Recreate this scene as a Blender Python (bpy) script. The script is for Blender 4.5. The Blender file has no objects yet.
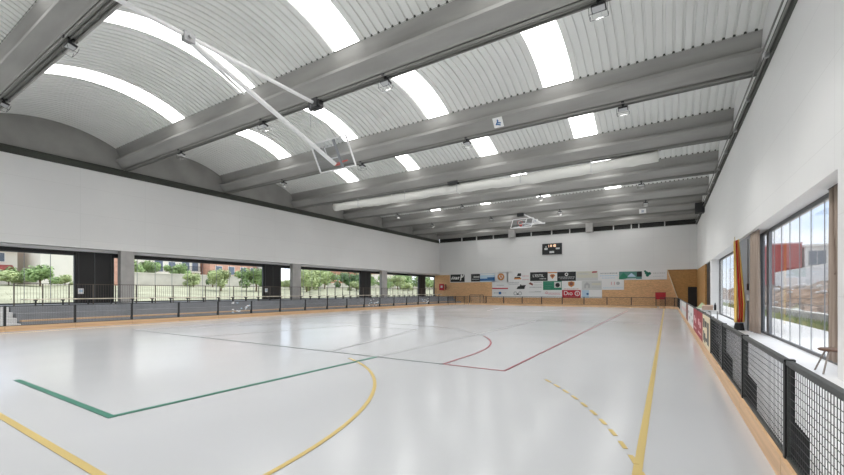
import bpy, math, random
from mathutils import Vector, Matrix
random.seed(7)
PI = math.pi
sc = bpy.context.scene
col = sc.collection

# ------------------------------------------------------------------ helpers
class MB:
    """collects shapes and links them as one mesh object"""
    def __init__(s): s.v = []; s.f = []; s.m = []
    def add(s, vs, fs, mi=0):
        o = len(s.v); s.v += [tuple(p) for p in vs]
        for f in fs: s.f.append(tuple(i + o for i in f)); s.m.append(mi)
        return s
    def box(s, x0, x1, y0, y1, z0, z1, mi=0):
        x0, x1 = min(x0, x1), max(x0, x1); y0, y1 = min(y0, y1), max(y0, y1); z0, z1 = min(z0, z1), max(z0, z1)
        return s.add([(x0,y0,z0),(x1,y0,z0),(x1,y1,z0),(x0,y1,z0),(x0,y0,z1),(x1,y0,z1),(x1,y1,z1),(x0,y1,z1)],
              [(0,3,2,1),(4,5,6,7),(0,1,5,4),(1,2,6,5),(2,3,7,6),(3,0,4,7)], mi)
    def tube(s, a, b, r, n=8, r2=None, mi=0):
        a, b = Vector(a), Vector(b); d = (b - a).normalized()
        u = d.orthogonal().normalized(); w = d.cross(u); r2 = r if r2 is None else r2
        vs = []
        for p, q in ((a, r), (b, r2)):
            for i in range(n):
                t = 2*PI*i/n; vs.append(p + (u*math.cos(t) + w*math.sin(t))*q)
        fs = [(i, (i+1) % n, n + (i+1) % n, n + i) for i in range(n)] + [tuple(range(n-1, -1, -1)), tuple(range(n, 2*n))]
        return s.add(vs, fs, mi)
    def path(s, pts, r, n=6, mi=0):
        for a, b in zip(pts, pts[1:]): s.tube(a, b, r, n, mi=mi)
        return s
    def bar(s, a, b, w, h, mi=0):
        """rectangular bar from a to b, w sideways, h upwards"""
        a, b = Vector(a), Vector(b); d = (b - a).normalized()
        u = d.cross(Vector((0,0,1)))
        u = u.normalized() if u.length > 1e-4 else Vector((1,0,0)); k = u.cross(d).normalized()
        vs = [p + u*i*w/2 + k*j*h/2 for p in (a, b) for i, j in ((-1,-1),(1,-1),(1,1),(-1,1))]
        return s.add(vs, [(0,1,2,3),(7,6,5,4),(0,4,5,1),(1,5,6,2),(2,6,7,3),(3,7,4,0)], mi)
    def prism(s, poly, axis, t0, t1, mi=0):
        """polygon of 2-D points extruded along an axis: 'x' (y,z), 'y' (x,z), 'z' (x,y)"""
        def P(p, t): return {'x': (t, p[0], p[1]), 'y': (p[0], t, p[1]), 'z': (p[0], p[1], t)}[axis]
        n = len(poly)
        vs = [P(p, t0) for p in poly] + [P(p, t1) for p in poly]
        return s.add(vs, [tuple(range(n)), tuple(range(2*n-1, n-1, -1))] + [(i, n+i, n+(i+1) % n, (i+1) % n) for i in range(n)], mi)
    def build(s, name, mats, parent=None, loc=None, smooth=False):
        me = bpy.data.meshes.new(name)
        me.from_pydata(s.v, [], s.f)
        for m in (mats if isinstance(mats, (list, tuple)) else [mats]): me.materials.append(m)
        if any(s.m): me.polygons.foreach_set('material_index', s.m)
        if smooth: me.polygons.foreach_set('use_smooth', [True]*len(s.f))
        me.validate(); me.update()
        import bmesh
        bm = bmesh.new(); bm.from_mesh(me)
        if not getattr(s, 'raw', False): bmesh.ops.recalc_face_normals(bm, faces=bm.faces)
        bm.to_mesh(me); bm.free()
        o = bpy.data.objects.new(name, me); col.objects.link(o)
        if parent: o.parent = parent
        if loc: o.location = loc
        return o

def tag(o, label=None, cat=None, group=None, kind=None):
    if label: o['label'] = label
    if cat: o['category'] = cat
    if group: o['group'] = group
    if kind: o['kind'] = kind
    return o
def thing(name, label, cat, loc=(0,0,0), rz=0, group=None):
    o = bpy.data.objects.new(name, None); col.objects.link(o)
    o.empty_display_size = .2
    o.location = loc; o.rotation_euler = (0, 0, rz)
    return tag(o, label, cat, group)
def copy_tree(o, parent=None):
    c = o.copy(); col.objects.link(c)
    if parent: c.parent = parent
    for ch in list(o.children): copy_tree(ch, c)
    return c
def struct(o): o['kind'] = 'structure'; return o

# ------------------------------------------------------------------ materials
def mat(name, color, rough=.6, metal=0, spec=.5, noise=None, bump=None, emit=None):
    """noise=(scale, amount[, detail, stretch]) varies the colour; bump=(scale, strength)"""
    m = bpy.data.materials.new(name); m.use_nodes = True
    nt = m.node_tree; b = nt.nodes['Principled BSDF']
    c = (*color, 1) if len(color) == 3 else color
    b.inputs['Base Color'].default_value = c
    b.inputs['Roughness'].default_value = rough; b.inputs['Metallic'].default_value = metal
    b.inputs['Specular IOR Level'].default_value = spec
    tc = None
    if noise or bump: tc = nt.nodes.new('ShaderNodeTexCoord')
    if noise:
        sc_, am = noise[0], noise[1]; st = noise[3] if len(noise) > 3 else (1,1,1)
        mp = nt.nodes.new('ShaderNodeMapping'); mp.inputs['Scale'].default_value = st
        nt.links.new(tc.outputs['Object'], mp.inputs['Vector'])
        n = nt.nodes.new('ShaderNodeTexNoise'); n.inputs['Scale'].default_value = sc_
        n.inputs['Detail'].default_value = noise[2] if len(noise) > 2 else 5
        nt.links.new(mp.outputs['Vector'], n.inputs['Vector'])
        r = nt.nodes.new('ShaderNodeValToRGB')
        r.color_ramp.elements[0].position = .3; r.color_ramp.elements[1].position = .7
        r.color_ramp.elements[0].color = (*[max(0, x*(1-am)) for x in c[:3]], 1)
        r.color_ramp.elements[1].color = (*[min(1, x*(1+am)) for x in c[:3]], 1)
        nt.links.new(n.outputs['Fac'], r.inputs['Fac']); nt.links.new(r.outputs['Color'], b.inputs['Base Color'])
    if bump:
        n2 = nt.nodes.new('ShaderNodeTexNoise'); n2.inputs['Scale'].default_value = bump[0]
        nt.links.new(tc.outputs['Object'], n2.inputs['Vector'])
        bp = nt.nodes.new('ShaderNodeBump'); bp.inputs['Strength'].default_value = bump[1]; bp.inputs['Distance'].default_value = .02
        nt.links.new(n2.outputs['Fac'], bp.inputs['Height']); nt.links.new(bp.outputs['Normal'], b.inputs['Normal'])
    if emit:
        b.inputs['Emission Color'].default_value = (*emit[:3], 1); b.inputs['Emission Strength'].default_value = emit[3]
    return m
def glass(name, tint=(1,1,1), refl=.06):
    m = bpy.data.materials.new(name); m.use_nodes = True; nt = m.node_tree; nt.nodes.clear()
    o = nt.nodes.new('ShaderNodeOutputMaterial'); t = nt.nodes.new('ShaderNodeBsdfTransparent')
    t.inputs['Color'].default_value = (*tint, 1)
    g = nt.nodes.new('ShaderNodeBsdfGlossy'); g.inputs['Roughness'].default_value = .02
    lw = nt.nodes.new('ShaderNodeLayerWeight'); lw.inputs['Blend'].default_value = .12
    mx = nt.nodes.new('ShaderNodeMixShader'); ml = nt.nodes.new('ShaderNodeMath'); ml.operation = 'MULTIPLY'
    ml.inputs[1].default_value = .5
    nt.links.new(lw.outputs['Fresnel'], ml.inputs[0]); nt.links.new(ml.outputs[0], mx.inputs['Fac'])
    nt.links.new(t.outputs[0], mx.inputs[1]); nt.links.new(g.outputs[0], mx.inputs[2]); nt.links.new(mx.outputs[0], o.inputs['Surface'])
    return m

def wall_mat():
    """white board lining: very faint joints every few metres"""
    m = mat('white_lining', (.78,.78,.775), .55, noise=(.35, .02, 3))
    nt = m.node_tree; b = nt.nodes['Principled BSDF']
    tc = nt.nodes.new('ShaderNodeTexCoord'); sp = nt.nodes.new('ShaderNodeSeparateXYZ'); nt.links.new(tc.outputs['Object'], sp.inputs[0])
    ad = nt.nodes.new('ShaderNodeMath'); ad.operation = 'ADD'; nt.links.new(sp.outputs['X'], ad.inputs[0]); nt.links.new(sp.outputs['Y'], ad.inputs[1])
    cb = nt.nodes.new('ShaderNodeCombineXYZ'); nt.links.new(ad.outputs[0], cb.inputs['X']); nt.links.new(sp.outputs['Z'], cb.inputs['Y'])
    br = nt.nodes.new('ShaderNodeTexBrick'); br.offset = 0; br.inputs['Scale'].default_value = 1
    br.inputs['Brick Width'].default_value = 3.05; br.inputs['Row Height'].default_value = 1.41; br.inputs['Mortar Size'].default_value = .008
    br.inputs['Color1'].default_value = br.inputs['Color2'].default_value = (1,1,1,1); br.inputs['Color2'].default_value = (.985,.985,.985,1)
    br.inputs['Mortar'].default_value = (.9,.9,.9,1); nt.links.new(cb.outputs[0], br.inputs['Vector'])
    mx = nt.nodes.new('ShaderNodeMixRGB'); mx.blend_type = 'MULTIPLY'; mx.inputs['Fac'].default_value = 1
    src = b.inputs['Base Color'].links[0].from_socket
    nt.links.new(src, mx.inputs[1]); nt.links.new(br.outputs['Color'], mx.inputs[2]); nt.links.new(mx.outputs[0], b.inputs['Base Color'])
    return m
def floor_mat():
    m = mat('rink_floor', (.465,.475,.492), .2, spec=.42, noise=(.35, .025, 2))
    nt = m.node_tree; b = nt.nodes['Principled BSDF']
    tc = nt.nodes.new('ShaderNodeTexCoord'); n = nt.nodes.new('ShaderNodeTexNoise'); n.inputs['Scale'].default_value = .3; n.inputs['Detail'].default_value = 2
    nt.links.new(tc.outputs['Object'], n.inputs['Vector'])
    mr = nt.nodes.new('ShaderNodeMapRange'); mr.inputs['From Min'].default_value = .3; mr.inputs['From Max'].default_value = .7
    mr.inputs['To Min'].default_value = .16; mr.inputs['To Max'].default_value = .20
    nt.links.new(n.outputs['Fac'], mr.inputs['Value']); nt.links.new(mr.outputs[0], b.inputs['Roughness'])
    return m
def osb_mat(name, c):
    m = mat(name, c, .6); nt = m.node_tree; b = nt.nodes['Principled BSDF']
    tc = nt.nodes.new('ShaderNodeTexCoord'); v = nt.nodes.new('ShaderNodeTexVoronoi'); v.inputs['Scale'].default_value = 7
    mp = nt.nodes.new('ShaderNodeMapping'); mp.inputs['Scale'].default_value = (1,1,2.4)
    nt.links.new(tc.outputs['Object'], mp.inputs['Vector']); nt.links.new(mp.outputs[0], v.inputs['Vector'])
    r = nt.nodes.new('ShaderNodeValToRGB')
    r.color_ramp.elements[0].color = (*[x*.85 for x in c], 1); r.color_ramp.elements[1].color = (*[min(1, x*1.12) for x in c], 1)
    sp = nt.nodes.new('ShaderNodeSeparateColor'); nt.links.new(v.outputs['Color'], sp.inputs[0])
    nt.links.new(sp.outputs[0], r.inputs['Fac']); nt.links.new(r.outputs['Color'], b.inputs['Base Color'])
    return m

M = {}
M['wall'] = wall_mat()
M['floor'] = floor_mat()
M['aisle'] = mat('aisle_floor', (.84,.845,.86), .35, noise=(1.2,.04))
M['concrete'] = mat('beam_concrete', (.33,.325,.31), .75, noise=(.9,.16,7,(.35,1,2.2)), bump=(6,.15))
M['column'] = mat('column_concrete', (.42,.41,.40), .75, noise=(2,.1))
M['fascia'] = mat('fascia_concrete', (.31,.305,.29), .8, noise=(.8,.12,6))
M['deck'] = mat('roof_deck', (.80,.81,.785), .5, noise=(.5,.03))
M['sky_panel'] = mat('skylight_sheet', (.9,.9,.9), .4, emit=(1,1,.99,5.1))  # emission stands in for daylight through the sheet
M['channel'] = mat('dark_channel', (.055,.06,.05), .6)
M['tray'] = mat('cable_tray', (.22,.22,.205), .55)
M['black'] = mat('black_metal', (.016,.017,.019), .45)
M['blackpanel'] = mat('black_cladding', (.012,.012,.013), .5)
M['rail'] = mat('dark_rail', (.045,.05,.048), .45)
M['wood'] = mat('kickboard_wood', (.62,.40,.23), .5, noise=(3,.18,6,(.25,6,6)))
M['rail_brown'] = mat('brown_rail', (.10,.08,.065), .5)
M['plank'] = mat('seat_plank', (.60,.40,.24), .5, noise=(3,.12,6,(1,.2,1)))
M['bench'] = mat('bench_plank', (.72,.64,.52), .5, noise=(3,.08))
M['osb'] = osb_mat('light_osb', (.70,.42,.215))
M['osb_dark'] = osb_mat('ochre_osb', (.46,.25,.085))
M['white'] = mat('white_paint', (.85,.85,.85), .4)
M['offwhite'] = mat('white_board', (.80,.80,.80), .45)
M['roll'] = mat('curtain_canvas', (.80,.80,.76), .8, bump=(3,.4))
M['greymetal'] = mat('grey_metal', (.38,.385,.39), .4, .3)
M['frame'] = mat('window_frame_metal', (.06,.065,.07), .4)
M['framegrey'] = mat('grey_window_frame', (.25,.26,.28), .4)
M['glass'] = glass('window_glass')
M['riser'] = mat('bleacher_concrete', (.26,.27,.29), .7, noise=(1.5,.1))
M['riser_pale'] = mat('stair_concrete', (.62,.62,.62), .7)
M['curtain'] = mat('brown_curtain', (.36,.29,.24), .85)
M['red'] = mat('flag_red', (.72,.05,.04), .7)
M['yellow'] = mat('flag_yellow', (.95,.66,.18), .7)
M['sign_red'] = mat('sign_red', (.50,.02,.035), .5)
M['maroon'] = mat('banner_maroon', (.33,.03,.045), .55)
M['brick_red'] = mat('brown_red', (.25,.09,.07), .6)
M['cream'] = mat('banner_cream', (.74,.64,.46), .55)
M['dark'] = mat('print_black', (.02,.022,.024), .5)
M['grey'] = mat('print_grey', (.45,.46,.47), .5)
M['lgrey'] = mat('print_pale_grey', (.62,.63,.62), .5)
M['blue'] = mat('print_blue', (.03,.13,.33), .5)
M['lblue'] = mat('print_sky', (.50,.66,.80), .5)
M['orange'] = mat('print_orange', (.60,.25,.07), .5)
M['pink'] = mat('print_pink', (.70,.42,.44), .5)
M['green'] = mat('print_green', (.03,.24,.14), .5)
M['teal'] = mat('print_teal', (.10,.27,.23), .5)
M['beige'] = mat('print_beige', (.66,.65,.56), .5)
M['lamp_lens'] = mat('lamp_glass', (.55,.56,.57), .2)
M['line_yellow'] = mat('line_yellow', (.47,.35,.11), .4)
M['line_green'] = mat('line_green', (.015,.15,.10), .4)
M['line_dark'] = mat('line_dark', (.13,.17,.16), .4)
M['line_red'] = mat('line_red', (.24,.025,.045), .4)
M['line_grey'] = mat('line_worn', (.36,.36,.38), .4)
M['led'] = mat('led_digits', (.9,.5,.3), .5, emit=(1,.75,.55,.7))
M['seat_brown'] = mat('stool_seat', (.13,.07,.045), .5)
M['chrome'] = mat('stool_steel', (.22,.19,.17), .35, .5)
M['palegreen'] = mat('pale_green_card', (.55,.68,.42), .6)
M['carton'] = mat('pale_carton', (.75,.58,.48), .6)
M['speaker'] = mat('speaker_black', (.02,.02,.022), .6)
M['board_glass'] = glass('backboard_glass', (.93,.94,.95))
M['board_frame'] = mat('backboard_frame', (.80,.80,.80), .4)
M['rim'] = mat('rim_red', (.65,.10,.08), .5)
# exterior
M['grass'] = mat('dry_grass', (.36,.36,.25), .9, noise=(.5,.22,6))
M['blade'] = mat('grass_blades', (.50,.50,.36), .9)
M['leaf_a'] = mat('leaf_green', (.26,.37,.15), .7, noise=(.7,.35))
M['leaf_b'] = mat('leaf_light', (.42,.49,.24), .7, noise=(.7,.3))
M['leaf_c'] = mat('leaf_dark', (.15,.25,.11), .7, noise=(.7,.3))
M['bark'] = mat('bark', (.20,.14,.09), .9)
M['plaster'] = mat('pale_plaster', (.78,.74,.66), .8, noise=(.5,.06))
M['plaster3'] = mat('garden_wall_render', (.56,.53,.47), .85, noise=(.7,.12,6))
M['plaster2'] = mat('white_plaster', (.80,.79,.77), .8, noise=(.5,.05))
M['brick'] = mat('brick', (.46,.22,.15), .8, noise=(2,.15))
M['brick2'] = mat('pink_brick', (.58,.33,.25), .8, noise=(2,.12))
M['awning'] = mat('dark_red_awning', (.30,.07,.06), .7)
M['winblue'] = mat('window_dark', (.14,.17,.22), .2)
M['tile'] = mat('roof_tile', (.48,.22,.13), .8)
M['paving'] = mat('white_paving', (.80,.80,.80), .7, noise=(.8,.05))
M['rubble'] = mat('rubble_soil', (.30,.235,.19), .95, noise=(2.2,.7,8), bump=(3,1))
M['redclad'] = mat('red_cladding', (.45,.07,.07), .6)
M['retaining'] = mat('retaining_wall', (.74,.75,.77), .8, noise=(.6,.12,6))

# ------------------------------------------------------------------ dimensions
XL, XR, YF, YB = -26.4, 2.5, 46.9, -8.3        # inner faces of the lining
GL, GR = -27.2, 2.96                           # glazing planes
ZT = 8.05                                      # top of the white lining
BEAMS = [4.05 + 6.1*k for k in range(-2, 7)]   # roof beam axes
BEAMS.append(46.75)

# ------------------------------------------------------------------ shell
fl = MB().box(-24.2, .79, YB, YF, -.2, 0).build('floor', M['floor']); struct(fl)
struct(MB().box(.79, 3.0, YB, YF, -.2, 0).build('floor_aisle', M['aisle']))
struct(MB().box(-27.3, -24.2, YB, YF, -.2, .85).build('floor_gallery', M['riser']))

wl = struct(MB().box(XL-.2, XL, YB, YF, 3.82, ZT).build('wall_left', M['wall']))
MB().box(GL-.2, GL+.13, YB, YF, 3.68, 3.95).box(GL+.13, XL-.2, YB, YF, 3.82, 3.95).build('soffit', M['white'], wl)
MB().box(GL-.25, GL-.15, YB, YF, 3.5, 10.4).build('outer_skin', M['fascia'], wl)
wr = MB().box(XR, 3.2, YB, YF, 3.62, 10.6)
wr.box(XR, 3.1, YB, 9.55, -.2, 3.62).box(XR, 3.1, 32.4, 33.2, -.2, 3.62)
wr = struct(wr.build('wall_right', M['wall']))
MB().box(2.64, 3.05, 18.9, 22.2, 0, 3.62).build('grey_pier', M['framegrey'], wr)
MB().box(2.62, 3.1, 33.2, 37.5, 0, 3.62).build('dark_recess', M['blackpanel'], wr)
MB().box(XR, 3.1, 37.5, YF+.2, 0, 3.62).build('plywood_lining', M['osb_dark'], wr)
wf = MB().box(-27.4, 3.2, YF, YF+.3, 3.7, ZT)
wf.box(-27.4, 3.2, YF+.02, YF+.3, 8.75, 10.6)
wf = struct(wf.build('wall_far', M['wall']))
MB().box(-27.4, 3.2, YF+.12, YF+.3, 0, 3.7).build('plywood_backing', M['osb_dark'], wf)
pan = MB().prism([(-27.1,.02),(1.15,.02),(1.0,.4),(0,3.72),(-27.1,3.72)], 'y', YF-.06, YF+.12).build('plywood_panel', M['osb'], wf)
MB().bar((.02,YF-.08,3.7), (1.12,YF-.08,.1), .07, .08).build('panel_edge', M['cream'], wf)
MB().box(-24.75, -16.0, YF-.085, YF-.06, 2.70, 3.86).box(-18.76, 0, YF-.085, YF-.06, 2.72, 3.86).box(-18.76, -3.88, YF-.085, YF-.06, 1.68, 2.72)\
    .box(-18.76, -6.02, YF-.085, YF-.06, .77, 1.68).build('white_backing_board', M['offwhite'], wf)
struct(MB().box(-27.4, 3.2, YB-.3, YB, -.2, 10.6).build('wall_back', M['wall']))
# black doorway by the far corner
dr = struct(MB().box(1.76, 2.49, YF+.02, YF+.125, 0, 1.95).build('door_1', M['blackpanel']))
# end fascia of each vault, with the dark perimeter channel under it
fa = struct(MB().box(XL-.16, XL-.06, YB, YF, 8.3, 10.4).build('wall_left_fascia', M['fascia']))
ch = MB().box(XL-.22, XL+.04, YB, YF, ZT, 8.16).box(XL-.22, XL-.02, YB, YF, 8.16, 8.36).box(XL-.2, XL+.08, YB, YF, 8.36, 8.42)
struct(ch.build('trim_1', M['channel']))
ch = struct(MB().box(XR-.06, XR+.02, YB, YF, 8.05, 8.12).box(XR-.05, XR+.02, YB, YF, 8.12, 8.5).build('trim_2', M['channel']))
MB().tube((XR-.10, YB, 8.2), (XR-.10, YF, 8.2), .03).tube((XR-.16, YB, 8.42), (XR-.16, YF, 8.42), .025).build('conduit', M['tray'], ch)
for i in range(18):
    y_ = YB + 1.5 + 3.05*i
    MB().box(XR-.16, XR, y_-.06, y_+.06, 8.1, 8.24).build('conduit_clip', M['greymetal'], ch)
# louvres between the far wall and the last beam
lv = struct(MB().box(-26.4, XR, YF+.05, YF+.1, ZT, 8.75).build('trim_3', M['blackpanel']))
sl = MB()
for i in range(5): sl.box(-26.4, XR, YF-.02, YF+.05, 8.12+i*.12, 8.14+i*.12)
sl.build('louvre', M['channel'], lv)
fr = MB().box(-26.4, XR, YF-.1, YF+.02, ZT, 8.12).box(-26.4, XR, YF-.1, YF+.02, 8.62, 8.7)
for x in (-23, -20.9, -18.6, -13.8, -11.4, -9.4, -4.9, -3.2, -2.5, -.2): fr.box(x-.05, x+.05, YF-.1, YF+.02, 8.1, 8.64)
fr.build('louvre_frame', M['lgrey'], lv)
MB().box(-16.4, -15.7, YF-.72, YF-.02, ZT, 9.0).box(-7.6, -6.9, YF-.72, YF-.02, ZT, 9.0).build('post', M['column'], lv)

# roof beams
def beam(y, i):
    h = [(.45,9.62),(.44,9.56),(.25,9.12),(.25,9.06),(.46,8.98),(.46,8.88),(.17,8.56),(.14,8.5)]
    p = [(-a, b) for a, b in h] + h[::-1]
    if i == len(BEAMS)-1: p = [(a, b+.12) for a, b in p]
    b = MB().prism([(y+a, z) for a, z in p], 'x', XL-.1, XR+.05).build('roof_beam', M['concrete']); struct(b)
    MB().box(XL-.05, XR, y-.46, y-.40, 9.57, 9.66).box(XL-.05, XR, y+.40, y+.46, 9.57, 9.66).build('rib_gap_shade', M['channel'], b)  # dark strips put in as the shade in the gaps under the deck ribs
    t = MB().box(XL, XR, y-.13, y-.09, 8.40, 8.5).box(XL, XR, y+.09, y+.13, 8.40, 8.5).box(XL, XR, y-.13, y+.13, 8.47, 8.5).tube((XL, y, 8.44), (XR, y, 8.44), .025, 6)
    if i < len(BEAMS)-1: t.build('cable_tray', M['tray'], b)
for i, y in enumerate(BEAMS): beam(y, i)
# corrugated barrel vaults with skylight strips that glow in place of daylight
SKX = [-3.6, -8.95, -14.28, -19.62]
HW = .51
def arc(y0, y1, n):
    z0, rise = 9.56, .62; c = (y1-y0)/2; R = (c*c + rise*rise)/(2*rise); ym = (y0+y1)/2; zc = z0 + rise - R
    a = math.asin(c/R)
    return [(ym + R*math.sin(-a + 2*a*i/n), zc + R*math.cos(-a + 2*a*i/n), math.sin(-a + 2*a*i/n), math.cos(-a + 2*a*i/n)) for i in range(n+1)]
for bi in range(len(BEAMS)-1):
    y0, y1 = BEAMS[bi]+.43, BEAMS[bi+1]-.43
    A = arc(y0, y1, 20); n = len(A)
    mb = MB(); mb.raw = True
    xs = []; x = XL-.1; P = .27
    while x < XR+.05:
        xs += [(x, 0), (x+.185, 0), (x+.20, .055), (x+.255, .055)]; x += P
    for x, h in xs:
        for (y, z, s, c) in A: mb.v.append((x, y+s*h, z+c*h))
    for i in range(len(xs)-1):
        xm = (xs[i][0]+xs[i+1][0])/2
        if any(abs(xm-k) < HW for k in SKX): continue
        for j in range(n-1):
            mb.f.append((i*n+j, (i+1)*n+j, (i+1)*n+j+1, i*n+j+1)); mb.m.append(0)
    struct(mb.build('ceiling', M['deck'], smooth=False))
    for k in SKX:
        s = MB(); s.raw = True
        for j, (y, z, sn, cn) in enumerate(A):
            for x, h in ((k-HW-.04, .012), (k+HW+.04, .012), (k+HW+.04, .04), (k-HW-.04, .04)): s.v.append((x, y+sn*h, z+cn*h))
        for j in range(n-1):
            for e in range(4): s.f.append((4*j+e, 4*j+(e+1) % 4, 4*j+4+(e+1) % 4, 4*j+4+e)); s.m.append(0)
        struct(s.build('skylight', M['sky_panel']))

# ------------------------------------------------------------------ left glazing
def glazing(x, y0, y1, z0, z1, name, step, off, wide=.12, frame=M['frame'], joint=.012):
    f = MB().box(x-wide/2, x+wide/2, y0, y1, z0, z0+.07).box(x-wide/2, x+wide/2, y0, y1, z1-.1, z1)
    f.box(x-wide/2, x+wide/2, y0, y0+.06, z0, z1).box(x-wide/2, x+wide/2, y1-.06, y1, z0, z1)
    w = struct(f.build(name, frame))
    g = MB().box(x-.006, x+.006, y0+.05, y1-.05, z0+.06, z1-.08).build('pane', M['glass'], w)
    j = MB(); y = off
    while y < y1-.2:
        if y > y0+.2: j.box(x-.008, x+.008, y-joint, y+joint, z0+.06, z1-.08)
        y += step
    if j.v: j.build('joint', M['framegrey'], w)
    return w
GAPS = [(8.12,9.81),(19.79,21.40),(31.36,33.0),(42.78,44.26)]
ys = [-7.9] + [v for g in GAPS for v in g] + [46.85]
for i in range(0, len(ys), 2):
    glazing(GL, ys[i], ys[i+1], .85, 3.54, 'window_%d' % (i//2+1), .985, 5.15)
for i, (a, b) in enumerate(GAPS):
    d = struct(MB().box(GL-.12, GL+.14, a, b, .85, 3.68).build('door_%d' % (i+2), M['blackpanel']))
    MB().box(GL+.14, GL+.16, a+.10, a+.13, .85, 3.6).box(GL+.14, GL+.16, b-.13, b-.10, .85, 3.6).box(GL+.14, GL+.16, a+.8, a+.83, .85, 3.6).build('door_joint', M['frame'], d)
struct(MB().box(GL-.1, GL+.1, YB, YF, 3.5, 3.68).build('trim_4', M['blackpanel']))
for (a, b) in ((9.93,10.6),(22.06,22.92),(34.15,35.05),(-2.3,-1.5)):
    struct(MB().box(XL-.38, XL-.02, a, b, .85, 3.84).build('pillar', M['column']))
for (y, z), wd in (((8.32,1.52),'first'),((19.98,1.6),'second')):
    t = thing('wall_notice', 'small white notice on the %s black door bay of the left glazing' % wd, 'notice', (GL+.15, y, z))
    MB().box(0, .015, -.12, .12, -.15, .15).build('board', M['white'], t)
    MB().box(.015, .02, -.08, .08, -.05, .07).build('printed_symbol', M['lblue'], t)

# right windows
glazing(GR, 9.55, 18.9, 0, 3.62, 'window_6', .965, 9.2, .05, M['frame'], .004)
w6 = bpy.data.objects['window_6']
MB().box(GR-.03, GR+.05, 17.5, 17.9, .05, 3.6).build('mullion', M['framegrey'], w6)
glazing(GR, 22.2, 32.4, 0, 3.62, 'window_7', 1.75, 20.4, .05, M['frame'], .01)
MB().box(GR-.03, GR+.05, 24.6, 25.2, .05, 3.6).build('mullion', M['framegrey'], bpy.data.objects['window_7'])

# ------------------------------------------------------------------ court markings (painted on the floor)
CX0, CY0 = -10.1, 1.33
def strip(pts, w):
    """one continuous mitred ribbon along the points"""
    mb = MB(); P = [Vector(p) for p in pts]; n = len(P); z0, z1 = .0015, .004
    for i, p in enumerate(P):
        d0 = (p-P[i-1]).normalized() if i else (P[1]-p).normalized()
        d1 = (P[i+1]-p).normalized() if i < n-1 else d0
        t = (d0+d1).normalized(); q = Vector((-t.y, t.x))*(w/2/max(.5, t.dot(d0)))
        e = -t*w/2 if i == 0 else (t*w/2 if i == n-1 else t*0)
        for k in (1, -1):
            for z in (z0, z1): v = p + e + q*k; mb.v.append((v.x, v.y, z))
    for i in range(n-1):
        a = 4*i; b = a+4
        for f in ((a+1,a+3,b+3,b+1),(a,b,b+2,a+2),(a,a+1,b+1,b),(a+2,b+2,b+3,a+3)): mb.f.append(f); mb.m.append(0)
    for f in ((0,2,3,1),(4*n-4,4*n-3,4*n-1,4*n-2)): mb.f.append(f); mb.m.append(0)
    return mb
def arcpts(cx, cy, r, a0, a1, n): return [(cx + r*math.cos(math.radians(a0+(a1-a0)*i/n)), cy + r*math.sin(math.radians(a0+(a1-a0)*i/n))) for i in range(n+1)]
def marking(name, mb, m, lift=0):
    o = mb.build(name, M[m], fl); o.location.z = lift; o['kind'] = 'structure'; return o
marking('yellow_sideline', strip([(-.21,CY0),(-.21,40.5)], .07), 'line_yellow', .001)
marking('yellow_sideline', strip([(-20.0,CY0),(-20.0,40.5)], .07), 'line_yellow', .001)
marking('yellow_baseline', strip([(-20.0,CY0),(-.21,CY0)], .07), 'line_yellow', .0015)
marking('yellow_baseline', strip([(-20.0,40.5),(-.21,40.5)], .07), 'line_yellow', .0015)
marking('goal_area_line', strip(arcpts(CX0+1.5, CY0, 5.87, 0, 64, 30), .055), 'line_yellow', .002)
mb = MB(); st_ = .15/8.75*180/PI
for i in range(14):
    a_ = 8 + i*st_*2.3
    q = strip(arcpts(CX0+1.5, CY0, 8.75, a_, a_+st_, 2), .045); mb.add(q.v, q.f)
marking('free_throw_dashes', mb, 'line_yellow', .0025)
marking('volleyball_line', strip([(-9.3,2.02),(-5.64,2.02),(-5.64,7.08)], .085), 'line_green', .003)
marking('volleyball_line', strip([(-5.64,7.2),(-5.64,20)], .04), 'line_grey', .003)
marking('basketball_line', strip([(-17.5,7.1),(-3.9,7.1)], .05), 'line_dark', .0035)
marking('basketball_line', strip([(-3.9,7.1),(-2.6,7.1)], .05), 'line_red', .0035)
marking('basketball_sideline', strip([(-2.6,7.1),(-2.6,34.5)], .045), 'line_red', .0036)
marking('basketball_sideline', strip([(-17.6,7.1),(-17.6,34.5)], .05), 'line_grey', .0036)
marking('three_point_line', strip([(-3.92,7.12)] + arcpts(CX0, 8.5, 6.18, 0, 38, 14), .045), 'line_red', .004)
marking('three_point_line', strip(arcpts(CX0, 8.5, 6.18, 38, 180, 34), .045), 'line_grey', .004)
marking('key_line', strip([(-7.15,7.1),(-8.3,12.95),(-11.9,12.95),(-13.05,7.1)], .05), 'line_grey', .0045)
marking('key_line', strip([(-7.15,34.5),(-8.3,28.7),(-11.9,28.7),(-13.05,34.5)], .05), 'line_grey', .0045)
marking('centre_line', strip([(-20,20.9),(-.21,20.9)], .05), 'line_grey', .005)

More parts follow.
